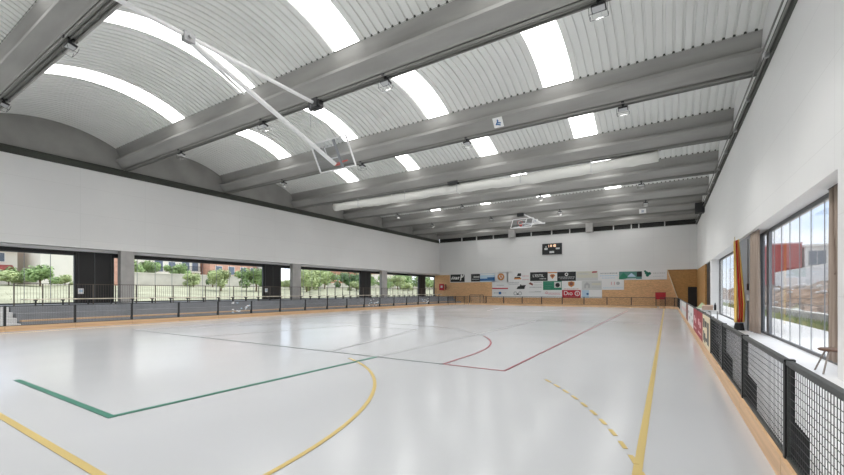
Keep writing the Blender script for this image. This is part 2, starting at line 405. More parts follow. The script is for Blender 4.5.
# ------------------------------------------------------------------ rink barrier
ORD = ('first second third fourth fifth sixth seventh eighth ninth tenth eleventh twelfth thirteenth fourteenth fifteenth '
       'sixteenth seventeenth eighteenth nineteenth twentieth').split()
PIT = .05
def barrier_proto(L, name):
    t = thing(name, 'x', 'barrier')
    MB().box(0, L-.008, -.012, .06, 0, .2).build('kickboard', M['wood'], t)
    MB().box(-.026, .026, .005, .065, .2, .96).box(-.03, .03, 0, .07, .955, .972).build('post', M['black'], t)
    MB().box(.028, L-.028, .012, .055, .93, .965).box(.028, L-.028, .015, .05, .2, .22).box(.028, .04, .02, .045, .22, .93).box(L-.04, L-.028, .02, .045, .22, .93).build('rail_frame', M['rail'], t)
    w = MB(); r = .0015
    x = .04 + PIT
    while x < L-.045: w.box(x-r, x+r, .0300, .0338, .22, .93); x += PIT
    z = .22 + .058
    while z < .925: w.box(.035, L-.035, .0262, .030, z-r, z+r); z += .058
    w.build('wire_mesh', M['black'], t)
    MB().prism([(.065,.2),(.065,.50),(.15,.38),(.15,.02),(.062,.02),(.062,.2)], 'x', -.01, .01).build('brace', M['black'], t)
    return t
G_L, G_R, G_F = 'barrier sections along the left side', 'barrier sections along the right side', 'barrier sections along the far end'
proto = barrier_proto(2.05, 'rink_barrier')
used = [False]
def section(x, y, rz, label, group):
    o = copy_tree(proto) if used[0] else proto
    used[0] = True
    o.location = (x, y, 0); o.rotation_euler = (0, 0, rz); tag(o, label, 'barrier', group); return o
def banner(sec, mats, marks=None, L=2.05):
    """printed panel fixed to the inner side of a section"""
    b = MB().box(.03, L-.03, .0, .012, .205, .93).build('banner', mats, sec)
    if marks:
        for m, boxes in marks:
            k = MB()
            for (a, c, e, g) in boxes: k.box(a, c, -.004, .002, e, g)
            k.build('banner_print', M[m], b)
    return b
def splashes(sec, seed):
    rnd = random.Random(seed)
    for i in range(13):
        cx, cz = rnd.uniform(.55, 1.95), rnd.uniform(.26, .88); n = 6
        p = [(cx + rnd.uniform(.03,.12)*math.cos(2*PI*j/n), cz + rnd.uniform(.02,.06)*math.sin(2*PI*j/n)) for j in range(n)]
        MB().prism(p, 'y', .012, .024).build('splash_marking', M['white' if i % 3 else 'lblue'], sec)
for k in range(17):
    y = 4.2 + 2.05*k
    lab = 'black mesh rink barrier with wooden kickboard, %s bay along the bleachers' % ORD[k]
    if k in (4, 10, 14): lab = 'rink barrier with white and blue splashes on its mesh, %s bay before the bleachers' % ORD[k]
    s = section(-20.9, y, PI/2, lab, G_L)
    if k in (4, 10, 14): splashes(s, k)
section(-20.9, 4.2-2.05, PI/2, 'black mesh rink barrier bay at the foot of the gallery stairs, nearest on the left', G_L)
RB = {16.4:'white', 18.45:'white', 20.5:'brick_red', 22.55:'lgrey', 24.6:'lgrey', 26.65:'lgrey', 28.7:'grey', 30.75:'grey'}
nn = 0
for k in range(-2, 17):
    y = 4.11 + 2.05*k; yb = round(y+.04, 2)
    far = y + 2.05
    nn += 1
    if 10 < y < 11: lab = 'rink barrier bay covered by a cream banner with dark printed figures'
    elif 12 < y < 13: lab = 'rink barrier bay with a maroon banner, right behind the cream one'
    elif 14 < y < 15: lab = 'rink barrier bay with a maroon banner, between another maroon and a white one'
    elif 16 < y < 17: lab = 'rink barrier bay with a white banner, next after the two maroon ones'
    elif 18 < y < 19: lab = 'rink barrier bay with a white banner, next before the brown one'
    elif 20 < y < 21: lab = 'rink barrier bay with a brown-red banner on the window side'
    elif 22 < y < 28: lab = 'rink barrier bay with a pale grey banner, %s beyond the brown one' % ORD[round((y-22.5)/2.05)]
    elif 28 < y < 32: lab = 'rink barrier bay with a darker grey banner, %s of two on the window side' % ORD[round((y-28.6)/2.05)]
    elif y > 32: lab = 'bare black mesh rink barrier beyond the grey banners, %s of them towards the far corner' % ORD[round((y-32.8)/2.05)]
    else: lab = 'open mesh rink barrier beside the big right window, %s bay from the camera' % ORD[k+2]
    s = section(.77, far, -PI/2, lab, G_R)
    if 10 < y < 11: banner(s, M['cream'], [('dark', [(.25,.6,.62,.84),(.75,1.2,.66,.8),(.3,.5,.3,.54),(.6,.85,.28,.5),(.95,1.3,.34,.42),(1.4,1.75,.3,.8)])])
    elif 12 < y < 15: banner(s, M['maroon'], [('pink', [(.4,.9,.55,.72),(1.0,1.5,.5,.66),(.4,1.6,.32,.37)])])
    elif 16 < y < 19: banner(s, M['offwhite'], [('grey', [(.3,1.0,.6,.7),(1.1,1.7,.4,.5)])])
    elif 20 < y < 21: banner(s, M['brick_red'])
    elif 22 < y < 28: banner(s, M['lgrey'], [('pink', [(.4,1.5,.5,.65)])])
    elif 28 < y < 32: banner(s, M['grey'])
for k in range(9):
    section(-19.38 + 2.07*k, 41.4, 0, 'black mesh rink barrier before the plywood end wall, %s bay from its left corner' % ORD[k], G_F)
def corner(cx, cy, rx, ry, a0, a1, label):
    t = thing('corner_barrier', label, 'barrier', (0,0,0), 0, 'curved barrier corners')
    P = arcpts(0, 0, 1, a0, a1, 5); P = [(cx+rx*x, cy+ry*y) for x, y in P]
    kb, po, rf, wm = MB(), MB(), MB(), MB()
    for i, (a, b) in enumerate(zip(P, P[1:])):
        kb.bar((*a, .1), (*b, .1), .045, .2); rf.bar((*a, .945), (*b, .945), .05, .04); rf.bar((*a, .21), (*b, .21), .04, .025)
        A, B = Vector((*a,0)), Vector((*b,0))
        n = int((B-A).length/PIT)
        for j in range(1, n):
            p = A.lerp(B, j/n); wm.box(p.x-.0035, p.x+.0035, p.y-.0035, p.y+.0035, .22, .93)
        z = .277
        while z < .925: wm.bar((*a, z), (*b, z), .006, .007); z += PIT
    for i in (0, 2, 4): po.box(P[i][0]-.03, P[i][0]+.03, P[i][1]-.03, P[i][1]+.03, 0, .96)
    kb.build('kickboard', M['wood'], t); po.build('post', M['black'], t); rf.build('rail_frame', M['rail'], t); wm.build('wire_mesh', M['black'], t)
corner(-19.4, 39.1, 1.52, 2.36, 180, 95, 'curved mesh barrier corner at the far end of the bleachers')
corner(-.7, 39.1, 1.5, 2.36, 0, 85, 'curved mesh barrier corner before the black doorway')

# ------------------------------------------------------------------ bleachers, gallery rail and benches
for i, (a, b, z) in enumerate(((-22.75,-21.95,.31),(-23.55,-22.75,.58),(-24.3,-23.55,.85))):
    t = thing('bleacher_tier', ('lowest','middle','topmost')[i] + ' long grey concrete bleacher step along the left side', 'bleacher', (0,0,0), 0, 'bleacher steps on the left')
    MB().box(a, b, 4.9, 44.5, 0, z-.03).build('step', M['riser'], t)
    MB().box(b-.36, b-.04, 4.9, 44.5, z-.03, z+(.03 if i == 0 else .002)).build('seat_strip', M['plank' if i == 0 else 'riser'], t)
for i in range(4):
    o = MB().box(-24.25+i*.02-(0 if i else 0), -21.9-.55*i, 3.6, 4.85, i*.21, (i+1)*.21).build('stair_step', M['riser_pale'])
    tag(o, 'pale concrete stair step at the near end of the bleachers, %s from the rink floor' % ORD[i], 'step', 'gallery stair steps')
def guard(y0, n, idx):
    t = thing('guard_railing', 'brown-black metal guard railing on the gallery before the left glazing, %s length from the stairs' % ORD[idx], 'railing', (-25.2, y0, .85), 0, 'gallery guard railings')
    L = .97*n
    MB().box(-.015, .015, 0, L-.03, 1.0, 1.03).build('top_rail', M['rail_brown'], t)
    MB().box(-.012, .012, 0, L-.03, .06, .085).build('bottom_rail', M['black'], t)
    for j in range(n): MB().box(-.02, .02, j*.97-.022, j*.97+.022, 0, 1.03).build('post', M['rail_brown'], t)
    b = MB()
    for j in range(n*9):
        if j % 9: b.box(-.004, .004, j*.97/9-.004, j*.97/9+.004, .08, 1.0)
    b.build('baluster_infill', M['rail_brown'], t)
for i in range(10): guard(5.35+.97*4*i, 4, i)
bp = thing('gallery_bench', 'x', 'bench')
MB().box(-.2, .2, 0, 3.86, .27, .31).build('seat', M['bench'], bp)
for j in range(4):
    MB().box(-.16, .16, j*.97+.43, j*.97+.49, .22, .27).box(-.03, .03, j*.97+.435, j*.97+.485, 0, .22).build('leg', M['black'], bp)
for i in range(10):
    o = bp if i == 0 else copy_tree(bp)
    o.location = (-24.75, 5.5+.97*4*i, .85); tag(o, 'long low pale plank bench at the gallery railing, %s from the stairs' % ORD[i], 'bench', 'gallery benches')

# ------------------------------------------------------------------ sponsor signs on the end wall
def text_into(parent, body, x, z, h, m, y, xs=1.0, name='lettering'):
    cu = bpy.data.curves.new(name, 'FONT'); cu.body = body; cu.size = 1; cu.align_x = 'CENTER'; cu.align_y = 'CENTER'; cu.extrude = .003
    tmp = bpy.data.objects.new('tmp', cu); col.objects.link(tmp)
    bpy.context.view_layer.update()
    me = bpy.data.meshes.new_from_object(tmp.evaluated_get(bpy.context.evaluated_depsgraph_get()))
    bpy.data.objects.remove(tmp); bpy.data.curves.remove(cu)
    me.name = name; me.materials.clear(); me.materials.append(M[m])
    me.transform(Matrix.Translation((x, y, z)) @ Matrix.Rotation(PI/2, 4, 'X') @ Matrix.Diagonal((h*xs, h, 1, 1)))
    o = bpy.data.objects.new(name, me); col.objects.link(o); o.parent = parent
    return o
GS = 'sponsor boards on the end wall'
def board(x0, x1, z0, z1, m, label, marks=(), name='sponsor_board'):
    """marks: (material, kind, numbers in 0..1 across and up the board)"""
    t = thing(name, label, 'sign', (x0, YF-.085, z0), 0, GS)
    W, H = x1-x0, z1-z0
    MB().box(.01, W-.01, -.02, 0, .01, H-.01).build('panel', M[m], t)
    by = {}
    for mk in marks:
        c, kind, a = mk[0], mk[1], mk[2]
        if kind == 'text': text_into(t, a[0], a[1]*W, a[2]*H, a[3]*H, c, -.024, a[4] if len(a) > 4 else 1); continue
        q = by.setdefault(c, MB())
        if kind == 'box': q.box(a[0]*W, a[1]*W, -.026, -.018, a[2]*H, a[3]*H)
        elif kind == 'disc':
            n = 18; q.prism([(a[0]*W + a[2]*H*math.cos(2*PI*i/n), a[1]*H + a[2]*H*math.sin(2*PI*i/n)) for i in range(n)], 'y', -.026-.002*len(by), -.018)
        elif kind == 'ring':
            n = 20
            for i in range(n):
                p = [(a[0]*W + r*H*math.cos(2*PI*j/n), a[1]*H + r*H*math.sin(2*PI*j/n)) for r, j in ((a[2],i),(a[2],i+1),(a[3],i+1),(a[3],i))]
                q.prism(p, 'y', -.026, -.018)
        elif kind == 'poly': q.prism([(a[i]*W, a[i+1]*H) for i in range(0, len(a), 2)], 'y', -.026, -.018)
        elif kind == 'words':                       # rows of unreadably small print: x0,x1,z,height,pieces
            x = a[0]; rnd = random.Random(int(a[2]*100)+int(a[0]*77))
            while x < a[1]:
                w = rnd.uniform(.025, .07); q.box(x*W, min(x+w, a[1])*W, -.024, -.018, (a[2]-a[3]/2)*H, (a[2]+a[3]/2)*H); x += w + .022
    for c, q in by.items(): q.build('printed_marking', M[c], t)
    return t
board(-24.68,-22.58,2.76,3.78,'dark','black board with slanted white lettering, leftmost on the end wall',
      [('white','poly',(.05,.35,.16,.7,.22,.7,.14,.35)),('white','poly',(.2,.35,.26,.66,.34,.66,.3,.35)),('white','poly',(.34,.33,.38,.66,.5,.62,.46,.33)),('white','poly',(.5,.33,.54,.66,.64,.66,.66,.58,.6,.58,.58,.33)),('white','poly',(.68,.2,.74,.95,.82,.98,.86,.6,.78,.5,.76,.2)),('white','poly',(.84,.6,.92,.98,1.0,.98,.9,.6))])
board(-21.66,-20.39,2.78,3.78,'dark','black board with small pale lettering, left of the blue seascape',[('lgrey','words',(.3,.95,.6,.22)),('grey','words',(.1,.9,.3,.1))])
board(-20.39,-18.4,2.78,3.8,'lblue','board with a deep blue sea under a pale sky',[('blue','box',(.0,1,.08,.36)),('blue','box',(.5,1,.36,.52)),('white','box',(0,1,.78,.9)),('lgrey','words',(.1,.9,.95,.05))])
board(-18.36,-16.8,2.74,3.8,'offwhite','white board with an orange round emblem in the top row',[('orange','ring',(.5,.55,.24,.42)),('orange','poly',(.3,.2,.5,.9,.7,.2,.6,.2,.5,.6,.4,.2))])
board(-16.7,-13.98,2.72,3.8,'offwhite','white board with a brown and black emblem beside pinkish print',[('orange','box',(.3,.62,.24,.4)),('dark','box',(.32,.58,.4,.52)),('dark','poly',(.42,.6,.62,.6,.62,.92,.48,.92)),('pink','words',(.68,.98,.2,.1)),('pink','words',(.68,.98,.6,.1))])
board(-13.93,-11.84,2.74,3.8,'dark','black board with bold white capitals in the top row',[('white','text',("L'ESTIL",.47,.58,.42,1.0)),('lgrey','words',(.55,.9,.25,.1))])
board(-11.81,-10.79,2.72,3.78,'white','small white board with a brown emblem between two black boards',[('orange','poly',(.2,.62,.5,.22,.8,.62,.65,.75,.35,.75)),('brick_red','disc',(.5,.55,.12)),('orange','box',(0,1,.86,.98))])
board(-10.77,-8.71,2.7,3.76,'dark','black board with a white ring above fine print',[('white','ring',(.5,.72,.1,.18)),('grey','words',(.08,.95,.42,.1)),('grey','words',(.15,.9,.25,.07))])
board(-8.69,-6.44,2.72,3.76,'beige','faded beige board with a small maroon corner print',[('maroon','poly',(.72,.8,.76,.96,.98,.98,.94,.82)),('lgrey','words',(.1,.6,.7,.16)),('lgrey','box',(0,1,0,.3)),('grey','words',(.1,.5,.8,.05))])
board(-6.42,-4.38,2.74,3.75,'offwhite','white board with two lines of blue-grey words in the top row',[('grey','words',(.1,.95,.72,.14)),('lblue','words',(.1,.95,.46,.1)),('lblue','words',(.2,.85,.22,.08))])
board(-4.36,-2.21,2.8,3.62,'teal','dark green photographic board in the top row',[('green','poly',(0,.2,.2,.9,.4,.3,.3,0,0,0)),('lblue','poly',(.35,.3,.55,.8,.75,.3)),('dark','box',(.78,1,.3,.95)),('lgrey','box',(.2,.75,.02,.12))])
board(-2.19,-.02,2.76,3.76,'offwhite','white board with a dark green clover mark, last in the top row',[('line_green','disc',(.18,.66,.16)),('line_green','disc',(.30,.60,.15)),('line_green','disc',(.22,.42,.15)),('line_green','disc',(.12,.84,.1)),('lgrey','words',(.45,.95,.62,.14)),('lgrey','words',(.45,.9,.3,.08))])
board(-18.74,-16.66,1.69,2.7,'offwhite','white board underlined by a thick crimson stripe',[('sign_red','box',(0,1,.12,.26)),('grey','words',(.3,.75,.58,.1))])
board(-16.53,-14.3,1.68,2.69,'offwhite','white board with a black machine silhouette and two heading lines',[('grey','words',(.02,.58,.92,.1)),('grey','words',(.02,.55,.72,.1)),('dark','poly',(.42,.12,.5,.42,.62,.5,.62,.72,.72,.56,.95,.6,.9,.4,.86,.12))])
board(-14.17,-12.42,1.68,2.7,'offwhite','white board with a small brown-red mark and rows of grey print',[('brick_red','poly',(.05,.72,.15,.92,.35,.72,.32,.52)),('grey','words',(.4,.95,.9,.08)),('grey','words',(.1,.95,.32,.12)),('lgrey','words',(.4,.95,.6,.12))])
board(-12.39,-10.25,1.67,2.72,'green','green board with a pale square badge',[('lgrey','box',(.6,.97,.25,.9)),('dark','disc',(.78,.55,.24)),('teal','words',(.1,.5,.8,.1)),('teal','words',(.1,.5,.5,.1)),('teal','words',(.1,.4,.25,.1))])
board(-10.23,-8.2,1.69,2.72,'white','white board with a brown shield above an orange line, over the red one',[('orange','poly',(.33,.85,.5,.95,.67,.85,.66,.5,.5,.28,.34,.5)),('brick_red','disc',(.5,.66,.2)),('orange','words',(.1,.9,.1,.06))])
board(-8.07,-6.04,1.68,2.7,'lgrey','pale grey board with a grey house mark',[('grey','poly',(.12,.2,.12,.6,.25,.85,.4,.6,.4,.2,.32,.2,.32,.5,.2,.5,.2,.2)),('beige','box',(.5,.95,.5,.75)),('grey','words',(.5,.95,.82,.05)),('grey','words',(.5,.95,.3,.06))])
board(-6.02,-3.9,1.68,2.74,'offwhite','white board with two thin strokes and a grey dot',[('pink','box',(.42,.46,.5,.82)),('pink','box',(.56,.6,.5,.82)),('grey','disc',(.74,.66,.17)),('lblue','words',(.05,.95,.2,.07))])
board(-18.74,-16.66,.79,1.68,'offwhite','white board with a small dark blue centre print, lowest row left end',[('blue','box',(.42,.58,.4,.75)),('grey','words',(.12,.4,.6,.12)),('lgrey','words',(.6,.9,.6,.12))])
board(-16.53,-14.3,.79,1.66,'offwhite','white board with a grey loop-shaped mark in the lowest row',[('grey','ring',(.36,.55,.16,.28)),('grey','ring',(.62,.55,.16,.28)),('dark','box',(.42,.56,.35,.55))])
board(-14.25,-12.42,.79,1.66,'offwhite','white board with one faint grey line of words in the lowest row',[('lgrey','words',(.1,.9,.75,.16)),('grey','words',(.5,.9,.82,.1))])
board(-12.39,-10.27,.78,1.65,'offwhite','white board with faint pink handwriting-like print left of the red board',[('pink','words',(.1,.9,.6,.12)),('pink','words',(.3,.95,.42,.08)),('pink','ring',(.2,.66,.1,.17))])
board(-10.23,-8.2,.76,1.67,'sign_red','red board with big white name and round badge',[('white','text',('Dıo',.33,.58,.74,.98)),('white','ring',(.82,.58,.23,.31)),('white','text',('S',.82,.58,.44,1)),('pink','words',(.12,.9,.14,.05))])
board(-8.07,-6.04,.79,1.66,'lblue','pale blue and white board with a dark heading in the lowest row',[('white','box',(.36,1,0,1)),('blue','poly',(.2,.5,.3,.68,.36,.5,.3,.34)),('dark','words',(.44,.92,.62,.2)),('grey','words',(.5,.9,.34,.08))])

# scoreboard
t = thing('scoreboard', 'black electronic scoreboard with lit digits high on the white end wall', 'scoreboard', (-11.35, YF, 6.45))
MB().box(-1.1, 1.1, -.12, 0, -.62, .62).build('case', M['dark'], t)
MB().box(-1.1, 1.1, -.14, -.1, .58, .64).box(-1.1, 1.1, -.14, -.1, -.64, -.58).box(-1.12, -1.06, -.14, -.1, -.64, .64).box(1.06, 1.12, -.14, -.1, -.64, .64).build('frame', M['black'], t)
MB().box(-.4, -.34, -.135, -.12, .2, .5).box(-.2, -.02, -.135, -.12, .24, .5).box(.18, .44, -.135, -.12, .22, .52).box(.1,.16,-.135,-.12,.3,.4).build('time_digits', M['led'], t)
MB().box(-.86, -.5, -.135, -.12, -.08, .14).box(-.72,-.64,-.135,-.12,.16,.36).box(.42, .86, -.135, -.12, -.06, .12).box(-.28, .24, -.135, -.12, -.48, -.24).build('score_digits', M['lgrey'], t)

# ------------------------------------------------------------------ floodlights under the beams
fp = thing('floodlight', 'x', 'lamp')
MB().box(-.05, .05, -.16, .16, .03, .09).box(-.03, .03, -.03, .03, -.12, .05).build('bracket', M['black'], fp)
MB().prism([(-.10,-.13),(.11,-.18),(.13,-.12),(-.08,-.07)], 'x', -.16, .16).build('housing', M['black'], fp)
MB().prism([(-.085,-.143),(.095,-.186),(.097,-.176),(-.083,-.133)], 'x', -.14, .14).build('lens', M['lamp_lens'], fp)
g = MB()
for a, b in (((-.2,-.13,-.14),(-.2,-.10,-.3)),((.2,-.13,-.14),(.2,-.10,-.3)),((-.2,-.10,-.3),(.2,-.10,-.3)),((-.2,.14,-.2),(-.2,.10,-.33)),((.2,.14,-.2),(.2,.10,-.33)),((-.2,.10,-.33),(.2,.10,-.33)),((-.2,-.1,-.3),(-.2,.1,-.33)),((.2,-.1,-.3),(.2,.1,-.33))): g.tube(a, b, .006, 5)
g.build('wire_guard', M['black'], fp)
first = True
for bi, w in ((2,'first'),(3,'second'),(4,'third'),(6,'fifth'),(7,'sixth')):
    for xi, x in enumerate((-1.38,-7.72,-13.93,-20.3)):
        o = fp if first else copy_tree(fp); first = False
        o.location = (x, BEAMS[bi], 8.38)
        tag(o, 'small black floodlight under the %s roof beam, %s from the window side' % (w, ORD[xi]), 'lamp', 'floodlights under the roof beams')
def plaque(x, y, z, label, w, h, marks):
    t = thing('wall_plaque', label, 'sign', (x, y, z), 0)
    MB().box(-w/2, w/2, -.02, .0, -h/2, h/2).build('panel', M['white'], t)
    if marks:
        q = MB()
        for a, b in marks: q.bar((a[0]*w, -.024, a[1]*h), (b[0]*w, -.024, b[1]*h), .012, .05)
        q.build('printed_figure', M['blue'], t)
    t.rotation_euler = (math.radians(42), 0, 0)
plaque(-6.1, BEAMS[4]-.335, 8.70, 'white square plaque with a dark stick figure on a concrete roof beam', .42, .42, [((-.05,.3),(.05,.12)),((0,.15),(-.25,-.2)),((-.05,0),(.28,-.08)),((-.2,-.12),(.2,-.28))])
plaque(-1.85, BEAMS[8]-.335, 8.70, 'small pale plaque on a far roof beam near the window wall', .55, .45, [((-.2,.1),(.2,.1)),((-.2,-.15),(.2,-.15))])
plaque(-11.4, BEAMS[8]-.335, 8.70, 'small pale plaque on a far roof beam beside the far basketball hoop', .5, .5, [((-.2,.1),(.2,.1))])

# ------------------------------------------------------------------ ceiling basketball goals
def hoop_board(root, c, ux, uz, un):
    """glass backboard: c centre, ux across, uz up the board, un out of its face"""
    c, ux, uz, un = Vector(c), Vector(ux).normalized(), Vector(uz).normalized(), Vector(un).normalized()
    W, H = .9, .53
    R = Matrix((ux, un, uz)).transposed().to_4x4(); T = Matrix.Translation(c) @ R
    def put(mb, name, m, parent=root):
        mb.v = [tuple(T @ Vector(p)) for p in mb.v]; return mb.build(name, m, parent)
    b = put(MB().box(-W, W, -.01, .01, -H, H), 'backboard', M['board_glass'])
    put(MB().box(-W-.03, W+.03, -.03, .03, H, H+.05).box(-W-.03, W+.03, -.03, .03, -H-.05, -H).box(-W-.04, -W, -.03, .03, -H, H).box(W, W+.04, -.03, .03, -H, H), 'board_frame', M['board_frame'], root)
    q = .02
    put(MB().box(-.3, .3, .011, .016, -.12-q, -.12+q).box(-.3, .3, .011, .016, .32-q, .32+q).box(-.3-q, -.3+q, .011, .016, -.12, .32).box(.3-q, .3+q, .011, .016, -.12, .32), 'target_square', M['white'], b)
    rm = MB(); P = [(.23*math.cos(2*PI*i/20), .40+.23*math.sin(2*PI*i/20), -.36) for i in range(21)]
    rm.path(P, .014, 6).box(-.1, .1, .01, .2, -.42, -.36)
    put(rm, 'rim', M['rim'])
    put(MB().box(.16, .24, -.07, -.02, -H, H).box(-.24, -.16, -.07, -.02, -H, H) if False else MB().box(.28, .36, -.08, -.02, -H, H), 'stiffener', M['framegrey'])
    return T
t = thing('basketball_goal', 'ceiling-hung basketball hoop with glass backboard and long white tubes, nearest one', 'basketball hoop', (-10.9, 5.63, 8.3))
inv = Matrix.Translation((10.9, -5.63, -8.3))
def L(p): return (p[0]+10.9, p[1]-5.63, p[2]-8.3)
MB().tube(L((-10.9,3.9,8.33)), L((-10.9,10.15,8.36)), .06, 12).build('main_tube', M['white'], t, smooth=False)
hoop_board(t, L((-10.9,11.0,6.75)), (1,0,0), (0,-.49,.86), (0,.86,.49))
MB().tube(L((-10.9,5.7,8.26)), L((-10.88,11.1,6.42)), .075, 12).tube(L((-10.9,5.7,8.2)), L((-14.5,9.66,9.5)), .05, 10).build('swing_tube', M['white'], t)
MB().box(-.09, .09, -.14, .14, -.12, .12).tube((-.16,0,0), (.16,0,0), .05, 10).build('hinge', M['greymetal'], t)
MB().box(-.22, .22, 4.35, 4.65, -.12, .2).tube((-.28,4.5,-.06), (.28,4.5,-.06), .09, 12).box(.12,.3,4.38,4.6,-.1,.12).build('winch_clamp', M['black'], t)
MB().tube(L((-10.95,10.0,8.4)), L((-10.6,10.95,7.25)), .008, 5).tube(L((-10.9,9.9,7.4)), L((-10.9,9.9,8.4)), .006, 5).build('hoist_cable', M['framegrey'], t)
t = thing('basketball_goal', 'small white basketball hoop hanging from the roof in front of the end wall', 'basketball hoop', (-10.9, 34.5, 7.75))
def L2(p): return (p[0]+10.9, p[1]-34.5, p[2]-7.75)
hoop_board(t, L2((-10.9,34.2,7.55)), (1,0,0), (0,.6,.8), (0,-.8,.6))
for p in t.children:
    if p.name.startswith('board_frame') or p.name.startswith('stiffener'): p.data.materials[0] = M['white']
MB().tube(L2((-10.9,34.5,8.42)), L2((-9.3,34.9,7.5)), .06, 8).tube(L2((-10.9,34.25,7.5)), L2((-9.0,34.7,7.45)), .06, 8).tube(L2((-11.7,34.25,7.2)), L2((-9.6,34.8,7.5)), .05, 8).build('swing_tube', M['white'], t)
MB().box(-.5, .1, -.15, .15, .45, .75).build('winch_clamp', M['black'], t)

# ------------------------------------------------------------------ rolled dividing curtain
rc = MB(); N = 60; rnd = random.Random(3)
rings = []
for i in range(N+1):
    x = -22.1 + 21.75*i/N
    a = .30*(1-.12*math.sin(i*.21)**2)+.02*rnd.uniform(-1,1); b = .20 + .02*rnd.uniform(-1,1)
    zc = 8.12 - .10*math.sin(PI*((i/N*2.0) % 1)) + .02*rnd.uniform(-1,1)
    e = .0 if 0 < i < N else 0
    rings.append([(x, 22.5 + b*math.cos(2*PI*k/14), zc + a*math.sin(2*PI*k/14)*(1.0 + .12*math.sin(3*2*PI*k/14 + i*.15))) for k in range(14)])
vs = [p for r in rings for p in r]; fs = [(i*14+k, i*14+(k+1) % 14, (i+1)*14+(k+1) % 14, (i+1)*14+k) for i in range(N) for k in range(14)] + [tuple(range(13, -1, -1)), tuple(range(N*14, N*14+14))]
t = thing('divider_curtain', 'long white dividing curtain rolled up under a roof beam', 'curtain', (0,0,0))
rc.add(vs, fs); rc.build('canvas_roll', M['roll'], t, smooth=True)
st = MB()
for x in (-19.5, -15.3, -11.3, -7.2, -3.4): st.box(x-.03, x+.03, 22.27, 22.73, 7.80, 7.815).box(x-.03, x+.03, 22.27, 22.285, 7.8, 8.4).box(x-.03, x+.03, 22.715, 22.73, 7.8, 8.4)
st.build('strap', M['lgrey'], t)
MB().tube((-22.2,22.5,8.4), (-.25,22.5,8.4), .03, 8).build('hanging_rail', M['greymetal'], t)
MB().box(-11.9, -11.2, 22.15, 22.45, 8.32, 8.5).build('winding_motor', M['black'], t)

# ------------------------------------------------------------------ right-hand side objects
t = thing('loudspeaker', 'black loudspeaker on a bracket at the top of the white window wall', 'speaker', (2.2, 38.0, 8.15))
MB().prism([(-.32,-.25),(.3,-.32),(.26,.3),(-.3,.34)], 'z', -.45, .35).build('cabinet', M['speaker'], t)
MB().box(.2, .34, -.05, .05, -.1, .1).build('bracket', M['greymetal'], t)
def drape(name, label, y0, y1, x, z0, z1, folds, amp):
    mb = MB(); n = folds*8; th = .012
    for side in (0, 1):
        for i in range(n+1):
            for j in range(9):
                v = j/8; y = y0 + (y1-y0)*i/n; a = amp*(.6+.4*v)
                mb.v.append((x + a*math.sin(2*PI*folds*i/n + .5*math.sin(i*.4)) + .35*a*math.sin(5.1*i/n*PI) + side*th, y + .02*math.sin(v*4+i), z1 + (z0-z1)*v))
    S = (n+1)*9
    for side in (0, 1):
        for i in range(n):
            for j in range(8):
                a = side*S + i*9 + j; mb.f.append((a, a+9, a+10, a+1)); mb.m.append(0)
    for i in range(n):
        for j in (0, 8): a = i*9+j; mb.f.append((a, a+9, a+9+S, a+S)); mb.m.append(0)
    for j in range(8):
        for i in (0, n): a = i*9+j; mb.f.append((a, a+1, a+1+S, a+S)); mb.m.append(0)
    t = thing(name, label, 'curtain', (0,0,0), 0, 'brown window curtains')
    mb.build('fabric', M['curtain'], t, smooth=True)
    MB().tube((x, y0-.1, z1+.02), (x, y1+.1, z1+.02), .018, 8).build('curtain_rail', M['frame'], t)
drape('window_curtain', 'brown curtain drawn aside at the near end of the big right window', 10.7, 11.3, 2.85, .1, 3.6, 5, .05)
drape('window_curtain', 'brown curtain hanging between the flag and the big right window', 17.45, 18.8, 2.64, .06, 3.6, 7, .06)

t = thing('striped_flag', 'red and yellow striped flag hanging furled from a pole beside the grey pier', 'flag', (2.26, 19.6, 0))
fb = MB(); NC, NR = 30, 18
STR = [0]*9 + [1]*8 + [0]*2 + [1]*4 + [0]*7
for j in range(NR+1):
    v = j/NR; z = 3.5 - 3.2*v
    x0 = -.06 + .02*v; wd = .19 + .20*min(1, v*1.25)*(1-.2*max(0, v-.75)/.25)
    for i in range(NC+1):
        u = i/NC
        fb.v.append((x0 + u*wd, -.25 + .25*u + .05*math.sin(u*19+v*1.5)*(.4+.6*v), z + .1*(u-.5)*(1-v)))
for j in range(NR):
    for i in range(NC):
        a = j*(NC+1)+i; fb.f.append((a, a+1, a+NC+2, a+NC+1)); fb.m.append(STR[i])
o = fb.build('cloth', [M['yellow'], M['red']], t, smooth=True)
md = o.modifiers.new('thick', 'SOLIDIFY'); md.thickness = .008
MB().tube((.12,-.1,.05), (-.03,-.2,3.62), .018, 8).build('pole', M['cream'], t)
MB().tube((.12,-.1,0), (.12,-.1,.28), .17, 14, .13).build('base', M['black'], t)
t = thing('wall_switch_box', 'dark switch boxes and cable fixed to the grey pier behind the flag', 'switch box', (2.64, 19.3, 1.5))
MB().box(-.05, 0, -.08, .08, .05, .3).build('upper_box', M['black'], t)
MB().box(-.05, 0, -.09, .09, -.35, -.12).build('lower_box', M['lgrey'], t)
MB().tube((-.02,0,.3), (-.02,0,2.0), .012, 6).tube((-.02,0,-.35), (-.02,0,-1.5), .012, 6).build('cable', M['black'], t)
# stool in the window bay
t = thing('bar_stool', 'low stool with round brown seat and splayed steel legs by the right window', 'stool', (2.60, 10.12, 0))
ss = MB(); n = 24
for z0, z1, r0, r1 in ((.405,.42,.19,.215),(.42,.44,.215,.215),(.44,.452,.215,.19)): ss.tube((0,0,z0), (0,0,z1), r0, n, r1)
ss.build('seat', M['seat_brown'], t)
for sx, sy in ((-1,-1),(1,-1),(1,1),(-1,1)): MB().tube((sx*.09, sy*.09, .41), (sx*.2, sy*.24, 0), .014, 8).build('leg', M['chrome'], t)
